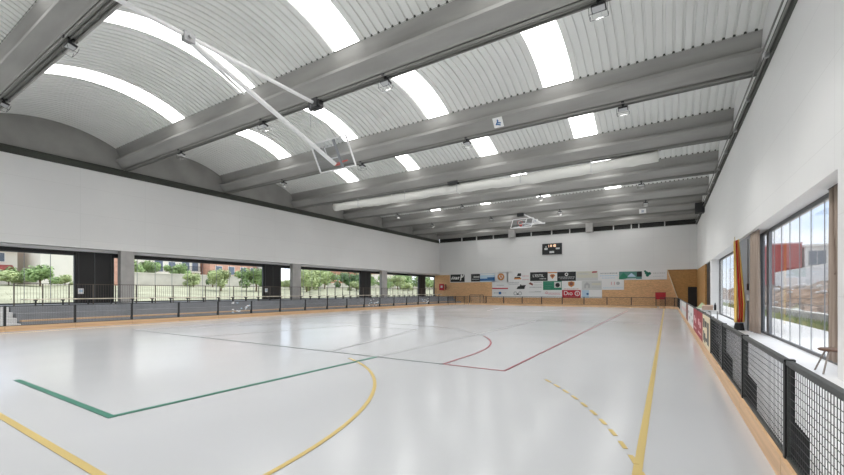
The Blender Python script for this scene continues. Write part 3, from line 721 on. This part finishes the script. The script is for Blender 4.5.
# table with small things behind the banners
t = thing('side_table', 'small white table behind the banners on the window aisle', 'table', (1.42, 21.0, 0))
MB().box(-.35, .35, -1.4, 1.6, .70, .74).build('tabletop', M['offwhite'], t)
for sx in (-.3, .3):
    for sy in (-1.3, 1.5): MB().tube((sx, sy, 0), (sx, sy, .7), .02, 8).build('leg', M['greymetal'], t)
t = thing('paper_tent', 'pale green pyramid-shaped card standing on the table behind the banners', 'card', (1.36, 22.0, .74))
MB().add([(-.2,-.2,0),(.2,-.2,0),(.2,.2,0),(-.2,.2,0),(0,0,.27)], [(0,1,2,3),(0,1,4),(1,2,4),(2,3,4),(3,0,4)]).build('folded_card', M['palegreen'], t)
MB().box(-.2, .2, -.2, .2, 0, .012).build('base_card', M['white'], t)
t = thing('cardboard_box', 'pale pinkish carton open on the table behind the banners', 'box', (1.42, 20.1, .74))
c = MB().box(-.18, .18, -.14, .14, 0, .012)
for a in ((-.18,.18,-.14,-.13),(-.18,.18,.13,.14),(-.18,-.17,-.14,.14),(.17,.18,-.14,.14)): c.box(*a, 0, .2)
c.build('tray', M['carton'], t)
MB().add([(-.18,-.14,.2),(.18,-.14,.2),(.2,-.22,.16),(-.2,-.22,.16),(-.18,-.135,.2),(.18,-.135,.2),(.2,-.215,.165),(-.2,-.215,.165)],[(0,1,2,3),(7,6,5,4),(0,4,5,1),(2,6,7,3),(1,5,6,2),(0,3,7,4)]).build('flap', M['carton'], t)
t = thing('drinks_bottle', 'small dark bottle at the pinkish carton on the aisle table', 'bottle', (1.66, 19.85, .74))
MB().tube((0,0,0), (0,0,.2), .04, 12).tube((0,0,.2), (0,0,.25), .04, 12, .015).build('body', M['dark'], t); MB().tube((0,0,.25), (0,0,.3), .015, 10).build('cap', M['black'], t)
# far-wall odds and ends
t = thing('storage_cart', 'red box cart on dark legs before the plywood at the far right', 'cart', (-.55, 46.1, 0))
MB().box(-.45, .45, -.25, .25, .72, 1.38).build('red_box', M['sign_red'], t)
for sx in (-.4, .4):
    for sy in (-.2, .2): MB().box(sx-.025, sx+.025, sy-.025, sy+.025, 0, .72).build('leg', M['black'], t)
MB().box(-.47, .47, -.27, .27, 1.38, 1.42).build('lid', M['maroon'], t)
t = thing('hose_cabinet', 'small red fire hose cabinet on the plywood at the far left', 'cabinet', (-26.0, YF-.06, 2.1))
MB().box(-.32, .32, -.2, 0, -.42, .42).build('case', M['sign_red'], t)
MB().box(-.26, .26, -.215, -.2, -.36, .36).build('door', M['sign_red'], t)
MB().box(-.08, .22, -.22, -.213, -.1, .2).build('window_pane', M['lgrey'], t)
t = thing('fire_extinguisher', 'dark extinguisher hanging beside the red hose cabinet at the far left', 'extinguisher', (-25.35, YF-.2, 1.75))
MB().tube((0,0,0), (0,0,.5), .1, 12).tube((0,0,.5), (0,0,.6), .1, 12, .04).build('cylinder_body', M['brick_red'], t)
MB().box(-.05, .05, -.05, .05, .6, .72).tube((.05,0,.66), (.16,0,.2), .02, 6).build('valve', M['black'], t)
MB().box(-.04, .04, .09, .14, .2, .5).build('bracket', M['black'], t)
t = thing('tube_goal_frame', 'dark upright tube frame with netting behind the far barrier, near the left corner', 'goal', (-18.75, 42.0, 0))
MB().tube((-.85,0,0), (-.85,0,1.1), .03).tube((.85,0,0), (.85,0,1.1), .03).tube((-.85,0,1.1), (.85,0,1.1), .03).tube((.45,0,0),(.45,0,1.1),.025).build('frame', M['black'], t)
MB().tube((-.85,0,1.1), (-.85,.6,0), .02).tube((.85,0,1.1), (.85,.6,0), .02).tube((-.85,.6,.02), (.85,.6,.02), .02).build('stay', M['black'], t)
n_ = MB()
for i in range(1, 17): n_.tube((-.85+i*.1,0,1.1), (-.85+i*.1,.6,0), .003, 4)
for i in range(1, 11): n_.tube((-.85,.055*i,1.1-.1*i), (.85,.055*i,1.1-.1*i), .003, 4)
n_.build('net', M['lgrey'], t)

# ------------------------------------------------------------------ outside, left
gs = MB(); prof = [(-27.35,.45),(-30,.55),(-35,.85),(-42,1.35),(-50,1.95),(-55,2.2),(-75,2.4),(-140,2.6)]
for (x0, z0), (x1, z1) in zip(prof, prof[1:]):
    gs.prism([(x0,z0),(x1,z1),(x1,-1),(x0,-1)], 'y', -30, 260)
struct(gs.build('ground_lawn', M['grass']))
def gz(x):
    for (x0, z0), (x1, z1) in zip(prof, prof[1:]):
        if x1 <= x <= x0: return z0 + (z1-z0)*(x-x0)/(x1-x0)
    return prof[-1][1]
bl = MB(); bl.raw = True
for i in range(3000):
    x = -28 - 24*random.random()**.8; y = random.uniform(0, 85); z = gz(x); h = random.uniform(.03,.08); a = random.random()*PI; w = .03
    dx, dy = math.cos(a)*w, math.sin(a)*w; o = len(bl.v)
    bl.v += [(x-dx,y-dy,z),(x+dx,y+dy,z),(x+random.uniform(-.08,.08),y+random.uniform(-.08,.08),z+h)]; bl.f.append((o,o+1,o+2)); bl.m.append(0)
tag(bl.build('grass_tufts', M['blade']), 'dry pale grass growing on the slope outside the left glazing', 'grass', None, 'stuff')
# boundary wall
bw = thing('boundary_wall', 'long pale plastered garden wall at the top of the grass slope', 'wall', (-56, 0, 2.2))
MB().box(-.15, .15, 22, 44, -.4, 1.6).box(-.15,.15,44,110,-.4,.9).build('masonry', M['plaster3'], bw); MB().box(-.2, .2, 22, 44, 1.6, 1.68).box(-.2,.2,44,110,.9,.98).build('coping', M['plaster'], bw)
def house(name, label, x, y0, y1, z1, depth, m, wins, roof=None, extra=None):
    """a house whose facade faces the hall (+X); wins: (y, z, w, h)"""
    t = thing(name, label, 'building', (x, y0, 0))
    W = y1-y0
    MB().box(-depth, 0, 0, W, 1.5, z1).build('wall', m, t)
    for (y, z, w, h) in wins:
        f = MB().box(-.02, .06, y-w/2-.08, y+w/2+.08, z-.08, z+h+.08).build('window', M['plaster2'], t)
        MB().box(.05, .08, y-w/2, y+w/2, z, z+h).build('pane', M['winblue'], f)
    if roof: MB().prism([(-depth-.4,z1),(.4,z1),(-depth/2,z1+1.6)], 'y', -.3, W+.3).build('roof', M['tile'], t)
    else: MB().box(-depth-.1, .12, -.1, W+.1, z1, z1+.2).build('parapet', M['plaster2'], t)
    if extra: extra(t)
    return t
def balcony(t, y0, y1, z):
    b = MB().box(0, 1.2, y0, y1, z-.15, z).build('balcony', M['plaster'], t)
    r = MB().box(1.15, 1.2, y0, y1, z+.85, z+.9)
    y = y0
    while y < y1: r.box(1.16, 1.19, y, y+.03, z, z+.86); y += .14
    r.build('balcony_railing', M['black'], b)
def ex0(t):
    MB().prism([(.0,4.35),(1.3,3.85),(1.3,3.75),(.0,4.2)], 'y', 1.5, 7.6).build('awning', M['awning'], t)
    balcony(t, 1, 7.5, 6.6)
house('terracotta_house', 'terracotta-roofed pale house with a dark red awning, first beyond the left glazing', -60, 5, 13.0, 5.9, 9, M['plaster'], [(1.8,4.7,.8,.9),(3.4,4.7,.8,.9),(5,4.7,.8,.9),(6.6,4.7,.8,.9)], True, ex0)
house('plain_white_building', 'blank pale building behind the first black door bay', -57, 14.1, 19.0, 8.5, 10, M['plaster'], [])
house('small_brick_house', 'narrow pinkish brick house seen beside the first pillar', -58, 19.4, 22.0, 8, 9, M['brick2'], [(1.2,4.6,.8,1.2),(1.2,2.6,.8,1.1)])
def ex1(t): balcony(t, 1, 4.5, 4.6); balcony(t, 5.4, 8.2, 4.9)
house('balcony_house', 'cream house with balconies behind the trees beyond the first pillar', -70, 29.5, 38.2, 9, 10, M['plaster'], [(2,4.8,1.2,1.8),(4,4.8,1.0,1.6),(6.2,5.1,1.2,1.8),(7.8,5.1,1.0,1.6),(2,2.8,1.2,1.2),(7,2.8,1.2,1.2)], False, ex1)
house('brick_apartment_block', 'red brick block with white window frames behind the second black door bay', -68, 38.8, 48.0, 10, 10, M['brick2'], [(1.6,4.6,1.1,1.4),(4,4.6,1.1,1.4),(6.4,4.6,1.1,1.4),(8.4,4.6,.9,1.4),(1.6,2.7,1.1,1.2),(4,2.7,1.1,1.2),(6.4,2.7,1.1,1.2)], False, lambda t: balcony(t, 5.5, 8.9, 4.4))
house('white_annex', 'white annex house at the right side of the red brick block', -66, 48.6, 51.5, 9, 8, M['plaster2'], [(1.4,4.4,.9,1.4)], True)
house('far_brick_house', 'distant brick house above the shrubs beyond the second pillar', -88, 88, 104, 8.5, 10, M['brick'], [(3,5,1.3,1.6),(7,5,1.3,1.6),(11,5,1.3,1.6)], True)
house('far_pale_house', 'distant pale house above the shrubs near the last black door bay', -92, 118, 140, 8.2, 10, M['plaster'], [(4,5,1.4,1.6),(9,5,1.4,1.6),(14,5,1.4,1.6)], True)

def crown_mesh(seed, n=2600):
    rnd = random.Random(seed); mb = MB(); mb.raw = True
    cl = [(Vector((rnd.gauss(0,.42), rnd.gauss(0,.42), rnd.uniform(-.6,.6))), rnd.uniform(.3,.5)) for _ in range(16)]
    for i in range(n):
        c, r = rnd.choice(cl)
        d = Vector((rnd.gauss(0,1), rnd.gauss(0,1), rnd.gauss(0,1))).normalized()*r*(rnd.random()**.35)
        p = c + d; nrm = (d.normalized() + Vector((rnd.uniform(-.6,.6), rnd.uniform(-.6,.6), rnd.uniform(-.2,.8)))).normalized()
        u = nrm.orthogonal().normalized(); w = nrm.cross(u); s = rnd.uniform(.06,.12); a = rnd.random()*PI
        u, w = u*math.cos(a)+w*math.sin(a), w*math.cos(a)-u*math.sin(a); o = len(mb.v)
        mb.v += [tuple(p-u*s), tuple(p+w*s*.55), tuple(p+u*s), tuple(p-w*s*.55)]; mb.f.append((o,o+1,o+2,o+3)); mb.m.append(0)
    return mb
CROWNS = {}
def tree(x, y, h, wd, kind, m, label, trunk=.35, z=None):
    t = thing(kind, label, 'tree' if kind == 'leafy_tree' else 'bush', (x, y, gz(x) if z is None else z), 0, 'trees and shrubs outside the glazing')
    key = (random.randrange(3), m)
    if key not in CROWNS: CROWNS[key] = crown_mesh(key[0]).build('foliage', M[m]); o = CROWNS[key]
    else: o = CROWNS[key].copy(); col.objects.link(o)
    o.parent = t; trunk *= .35; ch = h*(1-trunk)
    o.scale = (wd/1.75, wd/1.75, ch/1.75); o.location = (0, 0, h*trunk + ch*.48); o.rotation_euler = (0, 0, random.random()*6)
    s = MB().tube((0,0,-.1), (.05*h,0,h*(trunk+.3)), .035*h, 7, .02*h).tube((.02*h,0,h*trunk), (-.12*h,.1*h,h*.7), .018*h, 5, .008*h).tube((.02*h,0,h*trunk), (.1*h,-.14*h,h*.72), .018*h, 5, .008*h)
    s.build('trunk', M['bark'], t)
T = [(-51,12.6,2.3,2.6,'leafy_tree','leaf_a','round green tree before the blank pale building',.22),
 (-53,10.9,1.4,2.6,'shrub','leaf_b','low light green bush under the dark red awning',.1),
 (-53,15.0,1.3,1.5,'shrub','leaf_b','small light bush at the foot of the blank pale building',.1),
 (-60,25.0,3.6,3.1,'leafy_tree','leaf_a','dense green tree over the garden wall just past the first pillar',.3),
 (-60,29.4,3.4,2.8,'leafy_tree','leaf_a','dense green tree over the garden wall, second past the first pillar',.3),
 (-52,27.5,1.9,2.0,'shrub','leaf_b','yellowish bush at the garden wall before the cream balcony house',.12),
 (-53,30.6,2.6,1.5,'leafy_tree','leaf_c','slim dark tree before the cream balcony house',.35),
 (-45,27.0,2.6,2.4,'leafy_tree','leaf_b','loose light green tree on the slope in the middle of the second glazing',.22),
 (-44,31.0,3.0,3.0,'leafy_tree','leaf_a','green tree on the slope left of the red brick block',.25),
 (-50,36.8,2.6,2.4,'leafy_tree','leaf_a','green tree before the left edge of the red brick block',.25),
 (-53,44.5,1.5,2.4,'shrub','leaf_a','round bush under the red brick block windows',.1),
 (-48,39.5,1.5,1.8,'shrub','leaf_b','pale bush on the slope beside the second black door bay',.1),
 (-43,38.3,3.0,2.6,'leafy_tree','leaf_b','light tree seen between the second door bay and pillar',.22),
 (-47.5,43.0,3.6,3.6,'leafy_tree','leaf_b','light green tree just past the second pillar',.2),
 (-50,48.5,3.8,4.6,'leafy_tree','leaf_a','broad green tree third window, left half',.2),
 (-50,54.8,3.6,3.8,'leafy_tree','leaf_c','darker green tree in the middle of the third window',.2),
 (-45,51.0,1.9,2.6,'shrub','leaf_b','spreading light shrub low in the third window',.1),
 (-50,59.5,3.4,3.4,'leafy_tree','leaf_a','green tree left of the third black door bay',.2),
 (-47,62.0,1.8,2.6,'shrub','leaf_a','shrub at the foot of the third black door bay',.1),
 (-50,70.0,3.0,4.0,'leafy_tree','leaf_b','yellow-green tree between the third door bay and pillar',.2),
 (-52,74.0,3.6,5.0,'leafy_tree','leaf_a','green tree just past the third pillar',.2),
 (-46,68.5,1.9,3.0,'shrub','leaf_b','wide light shrub in the fourth window',.1),
 (-52,82.5,3.4,5.0,'leafy_tree','leaf_a','green tree in the right half of the fourth window',.2),
 (-53,90.0,2.6,4.0,'shrub','leaf_a','bushy shrub left of the last black door bay',.12),
 (-53,98.0,3.4,5.0,'leafy_tree','leaf_b','light tree seen through the last narrow window',.2)]
for a in T: tree(*a)

# ------------------------------------------------------------------ outside, right
struct(MB().box(3.1, 5.2, -5, 140, -.3, -.02).build('ground_paving', M['paving']))
struct(MB().box(5.2, 60, -5, 200, -.4, -.05).build('ground_verge', M['rubble']))
struct(MB().box(-60, 60, 150, 160, -.4, -.3).build('ground_far', M['rubble']))
em = MB(); rnd = random.Random(11)
nx, ny = 10, 90
for i in range(nx+1):
    for j in range(ny+1):
        u = i/nx; x = 6.2 + 5.2*u; y = 12 + 1.2*j
        em.v.append((x + rnd.uniform(-.15,.15), y + rnd.uniform(-.3,.3), -.05 + 2.5*u**.8*(.85+.15*math.sin(j*.3)) + rnd.uniform(-.14,.14)*(1 if u > 0 else 0)))
for i in range(nx):
    for j in range(ny):
        a = i*(ny+1)+j; em.f.append((a, a+ny+1, a+ny+2, a+1)); em.m.append(0)
struct(em.build('terrain_embankment', M['rubble']))
for i in range(26):
    y = rnd.uniform(25, 70); u = rnd.random()*.8; r = rnd.uniform(.15,.4)
    b = MB(); n = 7
    for k in range(5):
        a = PI*k/4
        for q in range(n): b.v.append((r*math.sin(a)*math.cos(2*PI*q/n)*rnd.uniform(.8,1.2), r*math.sin(a)*math.sin(2*PI*q/n)*rnd.uniform(.8,1.2), r*.7*math.cos(a)))
    for k in range(4):
        for q in range(n): b.f.append((k*n+q, k*n+(q+1) % n, (k+1)*n+(q+1) % n, (k+1)*n+q)); b.m.append(0)
    o = b.build('boulder', M['retaining'], None, (6.2+5.2*u, y, 2.5*u**.8))
    tag(o, 'grey rock lying on the rubble embankment outside the right window', 'rock', 'rocks on the rubble embankment')
rw = thing('retaining_wall', 'white weathered retaining wall above the rubble outside the right window', 'wall', (11.6, 15, 2.2))
MB().box(0, .4, 0, 50.8, -.4, 1.6).build('masonry', M['retaining'], rw); MB().box(-.05, .45, 0, 50.8, 1.6, 1.7).build('coping', M['plaster2'], rw)
lw = thing('low_concrete_wall', 'low grey-white concrete wall at the foot of the rubble embankment', 'wall', (6.0, 12, 0))
MB().box(0, .2, 0, 70, -.1, .42).build('masonry', M['retaining'], lw); MB().box(-.03, .23, 0, 70, .42, .48).build('coping', M['plaster2'], lw)
wd_ = MB(); wd_.raw = True
for i in range(2600):
    x = rnd.uniform(5.2, 5.85); y = rnd.uniform(14, 60); h = rnd.uniform(.06,.32); a = rnd.random()*PI; o = len(wd_.v)
    wd_.v += [(x-.04*math.cos(a), y-.04*math.sin(a), -.05), (x+.04*math.cos(a), y+.04*math.sin(a), -.05), (x+rnd.uniform(-.1,.1), y+rnd.uniform(-.1,.1), h)]; wd_.f.append((o,o+1,o+2)); wd_.m.append(0)
tag(wd_.build('roadside_weeds', M['leaf_b']), 'green weeds growing along the low concrete wall outside', 'weeds', None, 'stuff')
rb = thing('red_warehouse', 'long red-clad building above the retaining wall outside the right window', 'building', (11.2, 66.5, 0))
MB().box(0, 3.05, 0, 14, 2, 7.45).build('wall', M['redclad'], rb)
k = MB()
for i in range(16): k.box(0, 3.05, -.04, 0, 3.0+i*.27, 3.03+i*.27)
k.build('cladding_rib', M['maroon'], rb); MB().box(-.1, 3.08, -.15, 14.1, 7.45, 7.62).build('roof_edge', M['pink'], rb)
wh = thing('white_house', 'white flat-roofed house with a large window right of the red building', 'building', (14.45, 66.0, 0))
MB().box(0, 9, 0, 12, 2, 7.0).build('wall', M['plaster2'], wh)
for x in (1.05, 4.4, 7.4):
    f = MB().box(x-.8, x+.8, -.06, .03, 4.7, 6.5).build('window', M['greymetal'], wh); MB().box(x-.7, x-.06, -.09, -.05, 4.8, 6.4).box(x+.06, x+.7, -.09, -.05, 4.8, 6.4).build('pane', M['winblue'], f)
MB().box(-.15, 9.2, -.5, 12.2, 7.0, 7.25).build('roof', M['plaster2'], wh)

# ------------------------------------------------------------------ sky, sun and added spots
SPOT_W = 540
w = bpy.data.worlds.new('sky'); sc.world = w; w.use_nodes = True; nt = w.node_tree; nt.nodes.clear()
out = nt.nodes.new('ShaderNodeOutputWorld'); bg = nt.nodes.new('ShaderNodeBackground'); tc = nt.nodes.new('ShaderNodeTexCoord')
n = nt.nodes.new('ShaderNodeTexNoise'); n.inputs['Scale'].default_value = 3.2; n.inputs['Detail'].default_value = 6
mp = nt.nodes.new('ShaderNodeMapping'); mp.inputs['Scale'].default_value = (1,1,2.5)
r = nt.nodes.new('ShaderNodeValToRGB'); r.color_ramp.elements[0].position = .4; r.color_ramp.elements[1].position = .62
r.color_ramp.elements[0].color = (.62,.76,.95,1); r.color_ramp.elements[1].color = (1,1,1,1)
nt.links.new(tc.outputs['Generated'], mp.inputs['Vector']); nt.links.new(mp.outputs[0], n.inputs['Vector']); nt.links.new(n.outputs['Fac'], r.inputs['Fac'])
nt.links.new(r.outputs['Color'], bg.inputs['Color']); nt.links.new(bg.outputs[0], out.inputs['Surface'])
bg.inputs['Strength'].default_value = 1.9
sun = bpy.data.lights.new('sun', 'SUN'); sun.energy = 2.6; sun.angle = math.radians(20); sun.color = (1,.97,.92)
so = bpy.data.objects.new('sun', sun); col.objects.link(so); so.rotation_euler = (math.radians(-28), math.radians(14), 0)

# added spots brighten the hall from the unlit floodlights; one row has no fixture
for bi in (1, 2, 3, 4, 6, 7):
    for x in (-1.38, -7.72, -13.93, -20.3):
        l = bpy.data.lights.new('fill_spot', 'SPOT'); l.energy = SPOT_W; l.spot_size = math.radians(128); l.spot_blend = .6
        l.shadow_soft_size = .25; l.color = (1, .985, .96); l.specular_factor = 0
        lo = bpy.data.objects.new('fill_spot', l); col.objects.link(lo); lo.location = (x, BEAMS[bi]+.05, 8.12)

# ------------------------------------------------------------------ camera
cam = bpy.data.cameras.new('camera'); co = bpy.data.objects.new('camera', cam); col.objects.link(co)
cam.sensor_width = 36; cam.lens = 36*393/844; cam.shift_y = (291.5-237.5)/844; cam.clip_end = 500
co.location = (0, 0, 1.5); co.rotation_euler = (PI/2, 0, math.atan(245/393))
sc.camera = co
sc.view_settings.view_transform = 'Standard'; sc.view_settings.look = 'None'; sc.view_settings.exposure = 0; sc.view_settings.gamma = 1
sc.view_settings.use_curve_mapping = False
sc.cycles.use_denoising = True; sc.cycles.max_bounces = 10; sc.cycles.diffuse_bounces = 6; sc.cycles.transparent_max_bounces = 24
sc.cycles.caustics_reflective = False; sc.cycles.caustics_refractive = False
